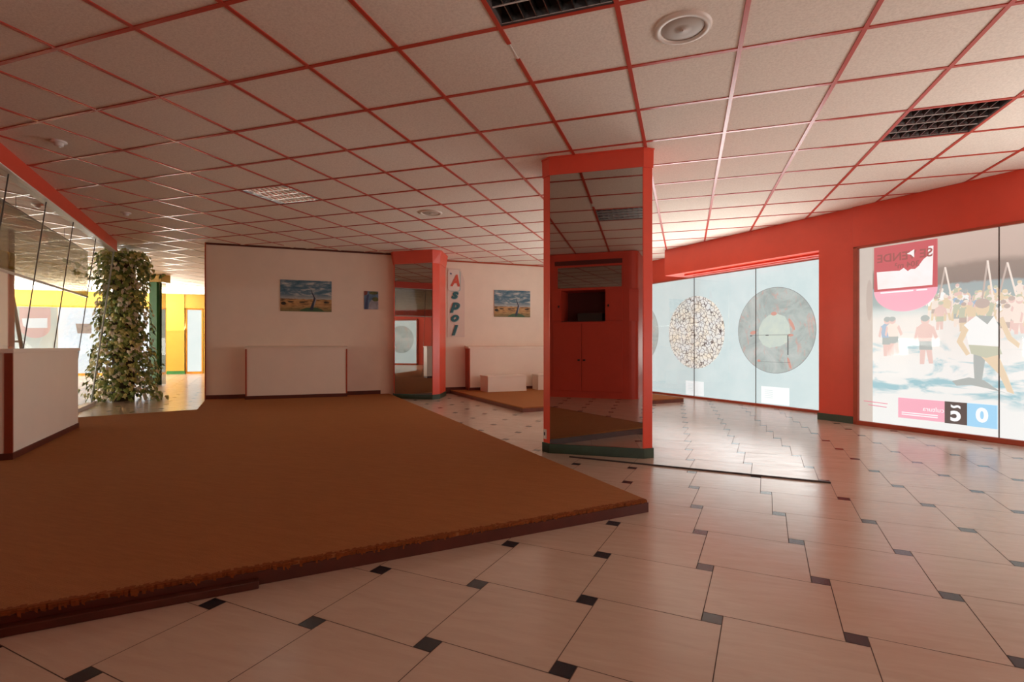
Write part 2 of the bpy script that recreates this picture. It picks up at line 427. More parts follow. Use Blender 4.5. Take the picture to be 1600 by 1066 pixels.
FR = (0, 0, 0)
def window(name, s0, s1, off, z0, z1, seams, fm, frame_w=.035, depth=.09):
    mb = MB(); y0, y1 = off, off + depth
    mb.box(s0, s1, y0, y1, z0, z0 + frame_w, fm); mb.box(s0, s1, y0, y1, z1 - frame_w * .5, z1, fm)
    mb.box(s0, s0 + frame_w, y0, y1, z0, z1, fm); mb.box(s1 - frame_w, s1, y0, y1, z0, z1, fm)
    o = struct(mb.build(name, None, FR, FANG, .004))
    edges = [s0 + frame_w] + seams + [s1 - frame_w]
    for a, b in zip(edges, edges[1:]):
        g = MB(); g.box(a + .003, b - .003, off + .03, off + .036, z0 + frame_w, z1 - frame_w * .5, M['glass']); g.build('pane', o)
    for s in seams:
        g = MB(); g.box(s - .0035, s + .0035, off + .028, off + .04, z0 + frame_w, z1 - frame_w * .5, M['seam']); g.build('mullion', o)
    return o
win1 = window('window_1', -9.3, -4.0, 7.08, 0.0, 2.16, [-8.07, -6.81, -5.55, -4.29], M['edge_trim'])
win2 = window('window_2', -3.705, 2.4, 6.46, 0.0, 2.115, [-2.36, -1.0, .35, 1.5], M['edge_trim'], .05)

# window film with round prints (window 1) -- film hangs right behind the glass
def film_mat(name, c0, c1, strength, sc=2.5):
    m = glow(name, c0, strength); v = coords(m, (1, 1, 1))
    n1 = noise(m, v, sc, 5, 0.65, .3); link(m, ramp(m, n1, [(0.3, c0), (0.7, c1)]), 'Emission Color'); return m
M['film'] = film_mat('pale_blue_window_film', lin(214, 229, 230), lin(226, 237, 237), 1.0)
m = M['stones'] = glow('white_pebble_print', (1, 1, 1), 1.05)
vo = N(m, 'ShaderNodeTexVoronoi', feature='DISTANCE_TO_EDGE'); vo.inputs['Scale'].default_value = 13.5
dv = coords(m); dn = N(m, 'ShaderNodeTexNoise'); dn.inputs['Scale'].default_value = 7; m.node_tree.links.new(dv, dn.inputs['Vector'])
m.node_tree.links.new(mix(m, .13, dv, dn.outputs['Color'], 'ADD'), vo.inputs['Vector'])
c = ramp(m, vo.outputs['Distance'], [(0.008, lin(70, 62, 66)), (0.03, lin(160, 148, 142)), (0.08, lin(250, 246, 240))])
n1 = noise(m, dv, 5, 3); c = mix(m, 1.0, c, ramp(m, n1, [(0.35, lin(240, 242, 248)), (0.66, lin(255, 244, 230))]), 'MULTIPLY')
link(m, c, 'Emission Color')
m = M['marble'] = glow('grey_stained_stone_print', (.5, .5, .5), 1.0)
dv = coords(m); n1 = noise(m, dv, 2.2, 6, .65, 1.2); n2 = noise(m, coords(m, (2.2, 1, .9), (0, .5, 0)), 2.6, 5, .7, 2.0)
c = ramp(m, n1, [(0.3, lin(158, 166, 164)), (0.5, lin(186, 194, 190)), (0.72, lin(206, 208, 204))])
c = mix(m, ramp(m, n2, [(0.55, (0, 0, 0)), (0.66, (.6, .6, .6)), (0.74, (0, 0, 0))]), c, lin(226, 160, 146))
link(m, c, 'Emission Color')
M['pale_dome'] = film_mat('pale_dome_print', lin(220, 226, 212), lin(204, 214, 208), 1.0, 5)
M['rose'] = glow('rose_mark_print', lin(222, 162, 148), 1.0)
M['paper'] = glow('white_caption_paper', (1, 1, 1), 1.05)
M['grayline'] = glow('grey_print_line', lin(120, 122, 122), 1.0)
M['rim'] = glow('grey_rim_print', lin(150, 150, 150), 1.0)
t = thing('window_film_poster', 'long pale blue window film with round stone prints, left of the red pier', 'poster', (*fac(-9.2, 7.125), 0), FANG)
X0 = 9.2
mb = MB(); mb.slab([(-9.25 + X0, .036), (-4.05 + X0, .036), (-4.05 + X0, 2.14), (-9.25 + X0, 2.14)], .0, .004, M['film']); mb.build('film_sheet', t)
def disc(name, s, z, r, m, rim=True):
    mb = MB(); 
    if rim: mb.slab(circle(s + X0, z, r + .008), -.002, .0, M['rim'])
    mb.slab(circle(s + X0, z, r), -.0035 if rim else -.002, .0, m); return mb
disc('', -6.80, 1.17, .645, M['stones'], False).build('pebble_disc', t)
mb = disc('', -5.235, 1.168, .645, M['marble'])
oct_ = [(-5.50, 1.05), (-5.50, 1.2), (-5.43, 1.33), (-5.33, 1.40), (-5.20, 1.42), (-5.06, 1.37), (-4.99, 1.25), (-4.97, 1.10), (-5.02, .99), (-5.13, .93), (-5.32, .90), (-5.43, .95)]
mb.slab([(x + X0, z) for x, z in oct_], -.005, -.003, M['pale_dome'])
for a in ((-5.66, -4.97, 1.095, 1.101), (-5.52, -4.98, .685, .689), (-5.02, -5.0, .80, 1.09), (-5.38, -5.33, 1.085, 1.105), (-5.66, -5.62, 1.08, 1.10)):
    mb.slab([(a[0] + X0, a[2]), (a[1] + X0, a[2]), (a[1] + X0, a[3]), (a[0] + X0, a[3])], -.0065, -.005, M['grayline'])
for cx, cz, rx, rz, ro in ((-5.24, 1.42, .05, .03, 0), (-4.95, 1.25, .025, .10, .5), (-5.6, 1.14, .06, .03, .2), (-4.97, 1.09, .05, .02, 0), (-4.99, .68, .02, .09, .3), (-5.5, .7, .03, .02, 0)):
    mb.slab(ellipse(cx + X0, cz, rx, rz, 12, ro), -.006, -.005, M['rose'])
mb.build('stone_disc', t)
disc('', -8.38, 1.18, .645, M['marble']).build('grey_disc', t)
for s0, s1, z0, z1 in ((-7.02, -6.60, .05, .30), (-5.46, -4.99, .05, .31)):
    mb = MB(); mb.slab([(s0 + X0, z0), (s1 + X0, z0), (s1 + X0, z1), (s0 + X0, z1)], -.003, -.001, M['paper'])
    for k in range(5):
        mb.slab([(s0 + X0 + .06, z1 - .06 - k * .028), (s0 + X0 + .2, z1 - .06 - k * .028), (s0 + X0 + .2, z1 - .055 - k * .028), (s0 + X0 + .06, z1 - .055 - k * .028)], -.004, -.003, M['film'])
    mb.build('caption_card', t)

# beach poster and for-sale sign (window 2)
m = M['beach'] = glow('beach_print', (1, 1, 1), 1.0)
dv = coords(m); sp = N(m, 'ShaderNodeSeparateXYZ'); m.node_tree.links.new(dv, sp.inputs[0])
n1 = noise(m, coords(m, (1, 1, 1)), 3.0, 5, .6, .5)
zz = math_(m, 'ADD', sp.outputs['Z'], math_(m, 'MULTIPLY', math_(m, 'SUBTRACT', n1, .5), .10))
zf = math_(m, 'DIVIDE', zz, 2.2)
base = ramp(m, zf, [(0.0, lin(250, 248, 246)), (.33, lin(252, 246, 242)), (.45, lin(250, 240, 234)), (.56, lin(245, 236, 230)), (.60, lin(226, 228, 224)), (.635, lin(178, 188, 186)), (.712, lin(172, 182, 182)), (.722, lin(156, 140, 132)), (.80, lin(164, 146, 136)), (.83, lin(206, 182, 170)), (.97, lin(216, 190, 178))])  # brown upper band paints shadows of outside shapes into the print
n2 = noise(m, coords(m, (1.1, 1, 3.2), (0, .25, 0)), 1.9, 5, .6, .6)
teal = ramp(m, n2, [(.50, (0, 0, 0)), (.62, (.95, .95, .95))])
band = ramp(m, zf, [(.14, (0, 0, 0)), (.2, (1, 1, 1)), (.40, (1, 1, 1)), (.5, (0, 0, 0))])
base = mix(m, mix(m, 1.0, teal, band, 'MULTIPLY'), base, lin(165, 205, 214))
link(m, base, 'Emission Color')
M['margin'] = film_mat('grey_beige_margin', lin(208, 190, 180), lin(222, 206, 196), 1.0, 1.5)
M['figs'] = [glow('figure_print_%s' % k, lin(*c_), 1.0) for k, c_ in dict(cream=(250, 232, 220), rose=(240, 205, 196), grey=(184, 188, 184), slate=(172, 180, 182), olive=(206, 206, 184), white=(253, 251, 248), sand=(238, 214, 184), blue=(176, 194, 214), umber=(204, 184, 174)).items()]
FC, FRo, FG, FS, FO, FW, FSa, FB, FU = M['figs']
M['tealp'] = glow('teal_water_print', lin(170, 208, 216), 1.0)
M['pink'] = glow('pink_sign_print', lin(250, 180, 196), 1.0)
M['pinkd'] = glow('deep_pink_sign_print', lin(206, 100, 104), 1.0)
M['pinkline'] = glow('crimson_line_print', lin(226, 110, 136), 1.0)
M['signtext'] = glow('brown_sign_letters', lin(168, 96, 92), 1.0)
M['hole'] = film_mat('torn_bright_patch', lin(250, 238, 234), lin(255, 250, 250), 1.0, 3)
M['logodark'] = glow('dark_logo_print', lin(98, 86, 82), 1.0)
M['logoblue'] = glow('blue_logo_print', lin(168, 218, 248), 1.0)
M['pwhite'] = glow('white_letter_print', (1, 1, 1), 1.02)
P2 = -3.66; OFF2 = 6.505
t = thing('beach_poster', 'large faded window poster of a crowd on a sunny beach, right of the red pier', 'poster', (*fac(P2, OFF2), 0), FANG)
mb = MB(); mb.slab([(.15, .05), (6.0, .05), (6.0, 2.09), (.15, 2.09)], 0, .004, M['beach']); mb.build('poster_sheet', t)
mb = MB(); mb.slab([(.0, .05), (.15, .05), (.15, 2.09), (.0, 2.09)], 0, .004, M['margin'])
mb.slab(ellipse(.115, 1.47, .035, .24, 20), -.0015, 0, FU); mb.build('margin_strip', t)  # umber ellipse paints one more outside silhouette onto the margin
fig = MB(); LY = [0.0]
def P(s): return s - P2
def shp(poly, m):
    LY[0] -= .000004; fig.slab(poly, -.0016 + LY[0], -.0002, m)
def person(s, z, h, top, bot, skin, lean=0.0, stride=.12):
    x = P(s); r = h * .075
    def q(px_, pz): return (x + px_ * h + lean * pz * h, z + pz * h)
    shp([q(-stride, 0), q(-stride + .07, 0), q(.02, .46), q(-.09, .46)], skin)
    shp([q(stride - .02, .02), q(stride + .05, .02), q(.10, .46), q(-.01, .46)], skin)
    shp([q(-.10, .30), q(.12, .30), q(.11, .52), q(-.10, .52)], bot)
    shp([q(-.11, .48), q(.11, .48), q(.15, .76), q(.06, .84), q(-.06, .84), q(-.15, .76)], top)
    shp([q(-.15, .78), q(-.20, .52), q(-.16, .48), q(-.11, .72)], skin)
    shp([q(.15, .78), q(.22, .56), q(.18, .50), q(.11, .72)], skin)
    shp(ellipse(*q(0, .91), r, r * 1.25, 12), skin)
    shp(ellipse(*q(0, .95), r * 1.05, r * .9, 10), bot)
rs = random.Random(3)
for k in range(260):            # the crowd at the back, farthest figures first
    q_ = k / 260; z = 1.33 - .36 * q_ ** 1.2 + rs.uniform(-.035, .035); h = .17 + .15 * q_ + rs.random() * .05
    s = -3.0 + rs.random() * 3.2 if q_ < .75 else -2.35 + rs.random() * 2.4
    person(s, z, h, rs.choice([FC, FRo, FW, FC, FSa, FB, FO]), rs.choice([FRo, FC, FSa, FO, FG, FU]), rs.choice([FRo, FSa, FC, FC]), rs.uniform(-.12, .12), .05 + rs.random() * .05)
person(-3.36, .82, .44, FB, FG, FRo, .02, .06); person(-3.28, .84, .42, FC, FG, FRo, -.05, .07)
person(-2.98, .74, .52, FRo, FG, FRo, 0, .09)
for s in (-1.95, -1.7, -1.25, -.7): person(s, .95 + rs.random() * .1, .55, rs.choice([FSa, FC]), FG, FSa, .05, .12)
shp([(P(-2.74), .575), (P(-2.60), .62), (P(-2.48), .60), (P(-2.36), .50), (P(-2.25), .47), (P(-2.45), .52), (P(-2.58), .545), (P(-2.7), .53)], FG)
# runner in front
shp([(P(-2.55), .56), (P(-2.50), .56), (P(-2.47), .80), (P(-2.44), .90), (P(-2.56), .90), (P(-2.56), .76)], FG)
shp([(P(-2.46), .92), (P(-2.52), .86), (P(-2.36), .66), (P(-2.30), .50), (P(-2.25), .48), (P(-2.31), .68), (P(-2.38), .88)], FSa)
shp([(P(-2.60), .95), (P(-2.36), .93), (P(-2.34), .86), (P(-2.46), .82), (P(-2.58), .86)], FO)
shp([(P(-2.60), .95), (P(-2.37), .94), (P(-2.36), 1.12), (P(-2.40), 1.23), (P(-2.54), 1.24), (P(-2.64), 1.15)], FW)
shp([(P(-2.64), 1.15), (P(-2.70), .98), (P(-2.62), .84), (P(-2.59), .86), (P(-2.65), .98), (P(-2.60), 1.1)], FSa)
shp([(P(-2.37), 1.2), (P(-2.30), 1.0), (P(-2.22), .92), (P(-2.21), .96), (P(-2.27), 1.03), (P(-2.33), 1.22)], FSa)
shp([(P(-2.54), 1.24), (P(-2.40), 1.23), (P(-2.45), 1.15)], FG)
shp(ellipse(P(-2.49), 1.32, .055, .08, 14), FSa); shp(ellipse(P(-2.49), 1.36, .06, .05, 12), FU)
for s, z, a, b in ((-2.8, 1.6, .06, .16), (-2.45, 1.58, .05, .2), (-2.3, 1.58, .07, .16), (-1.6, 1.6, .06, .18)):
    shp([(P(s) - a, z - b), (P(s) - a + .012, z - b), (P(s) + .006, z + b), (P(s) - .006, z + b)], FU); shp([(P(s) + a, z - b), (P(s) + a - .012, z - b), (P(s) - .006, z + b), (P(s) + .006, z + b)], FC)
fig.build('printed_figures', t)
lg = MB(); LGY = -.008
lg.slab([(P(-3.235), .14), (P(-2.80), .14), (P(-2.80), .36), (P(-3.235), .36)], -.016, -.0005, M['pink'])
add_text(lg, 'cultura', P(-2.90), -.0175, .26, .07, M['pwhite'], flip=True)
for k in range(2): lg.slab([(P(-3.2), .175 + k * .022), (P(-2.86), .175 + k * .022), (P(-2.86), .185 + k * .022), (P(-3.2), .185 + k * .022)], -.0175, -.016, M['pwhite'])
lg.slab([(P(-2.80), .135), (P(-2.61), .135), (P(-2.61), .36), (P(-2.80), .36)], -.016, -.0005, M['logodark'])
add_text(lg, 'c', P(-2.705), -.0175, .232, .20, M['pwhite'], flip=True, offset=.008)
add_text(lg, '~', P(-2.705), -.0175, .318, .13, M['pwhite'], flip=True, offset=.006)
lg.slab([(P(-2.61), .13), (P(-2.375), .13), (P(-2.375), .36), (P(-2.61), .36)], -.016, -.0005, M['logoblue'])
add_text(lg, '0', P(-2.49), -.0175, .245, .19, M['pwhite'], flip=True, offset=.008)
for a, b, z in ((-3.6, -3.35, .285), (-3.55, -3.36, .245)): lg.slab([(P(a), z), (P(b), z - .01), (P(b), z - .004), (P(a), z + .006)], -.016, -.0005, M['pinkline'])
lg.build('logo_strip', t)
t = thing('for_sale_sign', 'pink arched for sale sign read from behind, on the beach poster window', 'sign', (*fac(P2, 6.486), 0), FANG)
mb = MB()
A0, A1 = P(-3.485), P(-2.868); cx = (A0 + A1) / 2; rr = (A1 - A0) / 2
mb.slab([(A0, 1.56), (A1, 1.56), (A1, 2.07), (A0, 2.07)], 0, .0175, M['pinkd'])
arc = [(cx + rr * math.cos(math.pi + math.pi * i / 24), 1.56 + .24 * math.sin(math.pi + math.pi * i / 24)) for i in range(25)]
mb.slab(arc, 0, .0175, M['pink']); mb.build('sign_board', t)
mb = MB()
mb.slab([(A0 + .04, 1.585), (A1 - .04, 1.585), (A1 - .03, 2.0), (A1 - .075, 2.0), (A1 - .08, 1.90), (A1 - .12, 1.87), (A1 - .17, 1.80), (A1 - .2, 1.775), (A1 - .24, 1.78), (A1 - .27, 1.76), (A1 - .31, 1.80), (A1 - .35, 1.775), (A1 - .42, 1.78), (A0 + .03, 1.785)], -.002, 0, M['hole'])
mb.slab([(cx + .03, 1.95), (cx + .10, 1.99), (cx + .10, 1.90), (cx + .07, 1.935)], -.0035, -.001, M['hole'])
mb.build('torn_patch', t)
mb = MB()
add_text(mb, 'SE VENDE', cx, -.003, 1.93, .125, M['signtext'], flip=True, offset=.003)
add_text(mb, '304 m²', cx + .03, -.003, 1.83, .085, M['signtext'], flip=True, offset=.002)
mb.build('lettering', t)
mb = MB()
for a, b in ((.07, .40), (.43, .53)): mb.slab([(A0 + a, 1.535), (A0 + b, 1.535), (A0 + b, 1.55), (A0 + a, 1.55)], -.002, 0, M['pwhite'])
mb.build('phone_line', t)

# ------------------------------------------------------------------ mirrored columns
def mirrored_column(label, loc, ang, w, ch, depth, mz0, mz1, flare, switch=False):
    # local x along the mirror face, local y away from the viewer; origin at the left end of the face
    t = thing('mirrored_column', label, 'column', (*loc, 0), ang)
    back = .10
    body = [(0, 0), (w, 0), (w + ch[1][0], ch[1][1]), (w - .06, depth), (.06, depth), (-ch[0][0], ch[0][1])]
    mb = MB(); mb.prism(body, .0, CEIL - .005, M['red']); mb.build('shaft', t, bevel=.004)
    mb = MB(); g = .006
    mb.box(g, w - g, -.006, .002, mz0, mz1, M['mirror']); mb.build('mirror_panel', t)
    f = flare
    def grow(d): return [(-d * .3, -d), (w + d * .3, -d), (w + ch[1][0] + d, ch[1][1] - d * .4), (w - .06 + d, depth), (.06 - d, depth), (-ch[0][0] - d, ch[0][1] - d * .4)]
    mb = MB(); mb.prism(grow(.008), mz1, CEIL - .012, M['red'], grow(.008 + f)); mb.prism(grow(.014 + f), CEIL - .012, CEIL - .001, M['red']); mb.build('header', t)
    mb = MB(); mb.prism(grow(.012), 0, mz0 - .002, M['green']); mb.build('base_band', t, bevel=.003)
    if switch:
        a = Vector((-ch[0][0], ch[0][1])); 
        mb = MB(); d = (Vector((0, 0)) - a).normalized(); nrm = Vector((d.y, -d.x))
        c = a + d * .03
        pts = [c - d * .022, c + d * .022, c + d * .022 + nrm * .008, c - d * .022 + nrm * .008]
        mb.prism([tuple(p_) for p_ in pts], .115, .20, M['plastic']); so = mb.build('wall_socket', t)
        mb = MB(); pts = [c - d * .008 + nrm * .008, c + d * .008 + nrm * .008, c + d * .008 + nrm * .010, c - d * .008 + nrm * .010]
        mb.prism([tuple(p_) for p_ in pts], .145, .175, M['knob']); mb.build('socket_hole', so)
    return t
a = Vector((-1.135, 4.452)); b = Vector((-.335, 4.482))
mirrored_column('tall red column with a dark mirror face, standing on the tiled floor in the middle', a, math.atan2((b - a).y, (b - a).x), (b - a).length, ((.068, .062), (.072, .05)), .72, .085, 2.435, .004, True)
a = Vector((-4.90, 8.13)); b = Vector((-4.165, 8.158))
mirrored_column('smaller looking red mirrored column at the far end between the white walls', a, math.atan2((b - a).y, (b - a).x), (b - a).length, ((.06, .07), (.075, .12)), .7, .085, 2.375, .035)

# ------------------------------------------------------------------ carpet platforms
def rough_edge(a, b, step, amp, rs_):
    a = Vector(a); b = Vector(b); d = b - a; n_ = max(2, int(d.length / step)); nn = Vector((d.y, -d.x)).normalized(); out = []
    for i in range(n_): out.append(tuple(a + d * (i / n_) + nn * rs_.uniform(-amp, amp)))
    return out
rs = random.Random(11)
A = (-.212, 3.055); Bq = (-4.1, -.875)
others = [(-8.2, -.6), (-7.9, 2.8), (-6.93, 4.43), (-6.30, 5.38), (-7.32, 6.40), tuple(w1(2.88, -.002)), (-4.955, 8.10)]
t = thing('carpeted_platform', 'big low platform covered in brown ribbed carpet, filling the left foreground', 'platform', (0, 0, 0))
top = rough_edge(A, Bq, .012, .004, rs) + [Bq] + others
# orientation: A -> B -> others runs clockwise; reverse for upward normals
mb = MB(); mb.prism(list(reversed(top)), .052, .07, M['carpet']); mb.build('carpet', t)
# frayed hanging fringe along the near edge
mb = MB(); a = Vector(A); d = (Vector(Bq) - a); Ld = d.length; d.normalize(); nn = Vector((-d.y, d.x)) if Vector((-d.y, d.x)).dot(Vector((1, -1))) > 0 else Vector((d.y, -d.x))
k = 0.0
while k < Ld:
    c = a + d * k; wd = rs.uniform(.004, .012); dep = rs.uniform(.006, .02) + (.008 if rs.random() < .25 else 0); out = rs.uniform(.002, .012)
    inn = nn * -rs.uniform(.008, .03); p0 = c; p1 = c + d * wd
    mb.face([(*(p0 + inn), .0708), (*p0, .0712), (*p1, .0712), (*(p1 + inn), .0708)], M['carpet_fray'])
    mb.face([(*(p0), .0705), (*(p0 + nn * out), .066), (*(p1 + nn * out), .066), (*(p1), .0705)], M['carpet_fray'])
    mb.face([(*(p0 + nn * out), .066), (*(p0 + nn * out * .7), .064 - dep), (*(p1 + nn * out * .7), .064 - dep * rs.uniform(.6, 1)), (*(p1 + nn * out), .066)], M['carpet_fray'])
    k += wd * .9
mb.build('frayed_edge', t)
base = [tuple(Vector(A) + Vector((.012, -.002))), Bq] + others
mb = MB(); mb.prism(list(reversed(base)), 0, .054, M['plinth']); mb.build('plinth_board', t)
q0 = Vector((-1.60, 1.64)); q1 = Vector(Bq)
mb = MB(); mb.prism([tuple(q0), tuple(q1), tuple(q1 + nn * .05), tuple(q0 + nn * .035)], 0, .03, M['plinth']); mb.build('plinth_strip', t, bevel=.003)

t = thing('carpeted_platform', 'low carpeted platform with white boxes, behind the middle mirrored column', 'platform', (0, 0, 0))
pc = [(-2.165, 6.985), (-.033, 9.10), (-1.9, 10.95), tuple(w2(.0, -.02)), (-4.50, 9.08)]
pc = [(-2.165, 6.985), (-.033, 9.10), (-1.9, 11.0), tuple(w2(2.9, -.015)), tuple(w2(.06, -.015))]
mb = MB(); mb.prism(pc, .054, .07, M['carpet']); mb.build('carpet', t)
mb = MB(); mb.prism(pc, 0, .055, M['plinth2']); mb.build('plinth_board', t)

# ------------------------------------------------------------------ display plinths, boxes
def display_plinth(label, loc, ang, L, depth, zb, h, slope, base=True):
    t = thing('display_plinth', label, 'display plinth', (*loc, zb), ang)
    mb = MB(); mb.box(.012, L - .012, -depth, 0, 0.0, h - .02, M['laminate']); mb.build('front_panel', t)
    mb = MB(); e = .022
    mb.slab([(0, 0.0), (e, 0.0), (e, h - .02), (0, h - .02)], -depth - .006, 0, M['edge_trim'])
    mb.build('edge_strip', t)
    mb = MB(); mb.slab([(L - e, 0.0), (L, 0.0), (L, h - .02), (L - e, h - .02)], -depth - .006, 0, M['edge_trim']); mb.build('edge_strip', t)
    mb = MB()
    x0, x1 = -.012, L + .012; y0, y1 = -depth - .02, -.001
    b = len(mb.v)
    z0 = h - .022; z1 = h + slope
    mb.v += [(x0, y0, z0), (x1, y0, z0), (x1, y1, z0), (x0, y1, z0), (x0, y0, h + .004), (x1, y0, h + .004), (x1, y1, z1), (x0, y1, z1)]
    for f in ((0, 3, 2, 1), (4, 5, 6, 7), (0, 1, 5, 4), (1, 2, 6, 5), (2, 3, 7, 6), (3, 0, 4, 7)): mb.f.append(f); mb.mi.append(mb.slot(M['laminate']))
    mb.build('lid', t)
    if base:
        mb = MB(); mb.box(0, L, -depth - .012, 0, 0, .055, M['skirting']); mb.build('skirting', t)
    return t
display_plinth('long white display plinth with red brown edges, against the wall below the landscape picture', w1(.60), WANG, 1.56, .27, .07, .83, .03)
display_plinth('white display plinth with a small box in front, against the end wall', w2(.36), WANG, 2.3, .27, .07, .83, .03)
def small_box(label, loc, ang, w, d, h):
    t = thing('display_box', label, 'box', (*loc, .07), ang)
    mb = MB(); mb.prism([(0, 0), (w, 0), (w, d), (0, d)], 0, h * .42, M['laminate'], [(-.0, 0), (w - .012, 0), (w - .012, d), (0, d)])
    mb.box(0.0, w - .012, 0.0, d, h * .42, h - .03, M['laminate']); mb.build('body', t)
    mb = MB(); mb.box(-.01, w, -.01, d, h - .03, h, M['laminate']); mb.build('lid', t, bevel=.004)
small_box('low white display box on the far carpeted platform, left of its twin', (-3.47, 9.02), math.atan2(.55, .58), .80, .38, .30)
small_box('low white display box half hidden behind the middle mirrored column', (-2.717, 9.785), WANG, .6, .30, .30)

# ------------------------------------------------------------------ pictures on the walls
m = M['land'] = mat('landscape_print', (.3, .3, .3), .35)
dv = coords(m); sp = N(m, 'ShaderNodeSeparateXYZ'); m.node_tree.links.new(dv, sp.inputs[0])
n1 = noise(m, coords(m, (1, 1, 3.4)), 5.5, 5, .62, .5); n2 = noise(m, coords(m, (1, 1, 4)), 9, 4, .6)
z = math_(m, 'DIVIDE', sp.outputs['Z'], .53)
sky = ramp(m, n1, [(.36, (.035, .13, .19)), (.5, (.11, .21, .27)), (.66, (.52, .55, .52))])
sky = mix(m, ramp(m, z, [(.40, (1, 1, 1)), (.55, (0, 0, 0))]), sky, (.42, .45, .43))
sand = ramp(m, n2, [(.34, (.10, .06, .03)), (.5, (.47, .27, .10)), (.7, (.55, .36, .16))])
sand = mix(m, ramp(m, z, [(.0, (1, 1, 1)), (.2, (0, 0, 0))]), sand, (.16, .15, .06))
link(m, mix(m, math_(m, 'GREATER_THAN', math_(m, 'ADD', z, math_(m, 'MULTIPLY', n2, .06)), .43), sand, sky), 'Base Color')
M['treedark'] = mat('dead_tree_print', (.03, .045, .07), .4); M['treelight'] = mat('pale_dead_tree_print', (.3, .33, .36), .4); M['scrub'] = mat('scrub_print', (.05, .12, .05), .5); M['bush'] = mat('dark_bush_print', (.02, .02, .012), .5)
def landscape(label, loc, ang, w, h):
    t = thing('landscape_picture', label, 'picture', loc, ang)
    mb = MB(); mb.box(0, w, -.012, -.001, 0, h, M['land']); mb.build('print', t)
    mb = MB(); X = lambda k: k * w; Z = lambda k: k * h
    y0, y1 = -.0135, -.012
    mb.slab([(X(.56), Z(.05)), (X(.63), Z(.05)), (X(.66), Z(.22)), (X(.69), Z(.38)), (X(.68), Z(.46)), (X(.63), Z(.58)), (X(.60), Z(.70)), (X(.59), Z(.70)), (X(.615), Z(.56)), (X(.645), Z(.45)), (X(.635), Z(.36)), (X(.60), Z(.22))], y0, y1, M['treedark'])
    mb.slab([(X(.64), Z(.12)), (X(.67), Z(.25)), (X(.70), Z(.40)), (X(.66), Z(.54)), (X(.645), Z(.55)), (X(.68), Z(.42)), (X(.655), Z(.28))], y0 - .0005, y1, M['treelight'])
    mb.slab([(X(.36), Z(.0)), (X(.86), Z(.0)), (X(.80), Z(.08)), (X(.68), Z(.14)), (X(.5), Z(.12)), (X(.4), Z(.06))], y0 + .0008, y1, M['scrub'])
    mb.slab(ellipse(X(.06), Z(.25), X(.05), Z(.05)), y0, y1, M['bush'])
    for a in (.2, .42, .9): mb.slab(ellipse(X(a), Z(.30), X(.06), Z(.022)), y0, y1, M['bush'])
    mb.build('dead_tree_motif', t)
landscape('larger looking picture of a dead tree on a sandy plain, on the left white wall', (*w1(1.096), 1.517), WANG, .815, .53)
landscape('dead tree picture on the end wall, left of the middle mirrored column', (*w2(.957), 1.512), WANG, .777, .54)
t = thing('small_picture', 'small blue picture of a tree trunk between the landscape picture and the far column', 'picture', (*w1(2.457), 1.58), WANG)
M['bluep'] = painted('blue_picture_print', (.10, .20, .32), .4, .6, 9)
M['pale_p'] = painted('pale_water_print', (.34, .38, .44), .4, .3, 12); M['leafp'] = painted('foliage_print', (.10, .13, .04), .5, .5, 25); M['trunkp'] = mat('blue_trunk_print', (.04, .07, .17), .4); M['redp'] = mat('red_brown_print', (.22, .06, .05), .4)
mb = MB(); mb.box(0, .243, -.012, -.001, 0, .32, M['bluep']); mb.build('print', t)
mb = MB(); y0, y1 = -.0135, -.012
mb.slab([(.07, 0), (.243, 0), (.243, .15), (.13, .17), (.09, .12)], y0, y1, M['pale_p']); mb.slab(ellipse(.19, .18, .055, .04, 14), y0 - .0005, y1, M['leafp']); mb.slab(ellipse(.16, .29, .08, .03, 14), y0 - .0005, y1, M['leafp'])
mb.slab([(.01, 0), (.06, 0), (.065, .15), (.085, .27), (.05, .25), (.02, .12)], y0 - .001, y1, M['trunkp']); mb.slab([(0, .24), (.05, .26), (.06, .32), (0, .32)], y0 - .0005, y1, M['redp'])
mb.build('tree_motif', t)

# vertical lettering sign
M['board'] = painted('cream_sign_board', (.74, .62, .53), .45, .02)
M['teal'] = mat('teal_sign_letter', (.015, .13, .15), .35); M['tealsh'] = mat('pale_teal_outline', (.32, .46, .45), .4); M['signred'] = mat('red_sign_letter', (.62, .10, .06), .4); M['signwhite'] = mat('white_sign_plate', (.78, .70, .63), .4)
t = thing('wall_sign', 'vertical sign with teal letters reading Aspol, beside the far mirrored column', 'sign', (*w2(0), 0), WANG)
mb = MB(); mb.slab([(.0, 1.10), (.345, 1.10), (.345, 2.20), (.26, 2.44), (.0, 2.44)], -.008, -.001, M['board']); mb.build('board', t)
def rrect(x0, x1, z0, z1, r, n=5):
    out = []
    for cx, cz, a0 in ((x1 - r, z1 - r, 0), (x0 + r, z1 - r, 90), (x0 + r, z0 + r, 180), (x1 - r, z0 + r, 270)):
        for i in range(n + 1):
            a = math.radians(a0 + 90 * i / n); out.append((cx + r * math.cos(a), cz + r * math.sin(a)))
    return out
mb = MB(); mb.slab(rrect(.025, .258, 1.99, 2.405, .05), -.014, -.008, M['tealsh']); mb.slab(rrect(.008, .24, 2.0, 2.415, .05), -.018, -.008, M['signwhite']); mb.build('letter_plate', t)
mb = MB()
st = []
for i in range(10):
    a = math.pi / 2 + i * math.pi / 5; r = .028 if i % 2 == 0 else .012; st.append((.065 + r * math.cos(a), 2.335 + r * math.sin(a)))
mb.slab(st, -.021, -.018, M['trunkp']); mb.build('star', t)
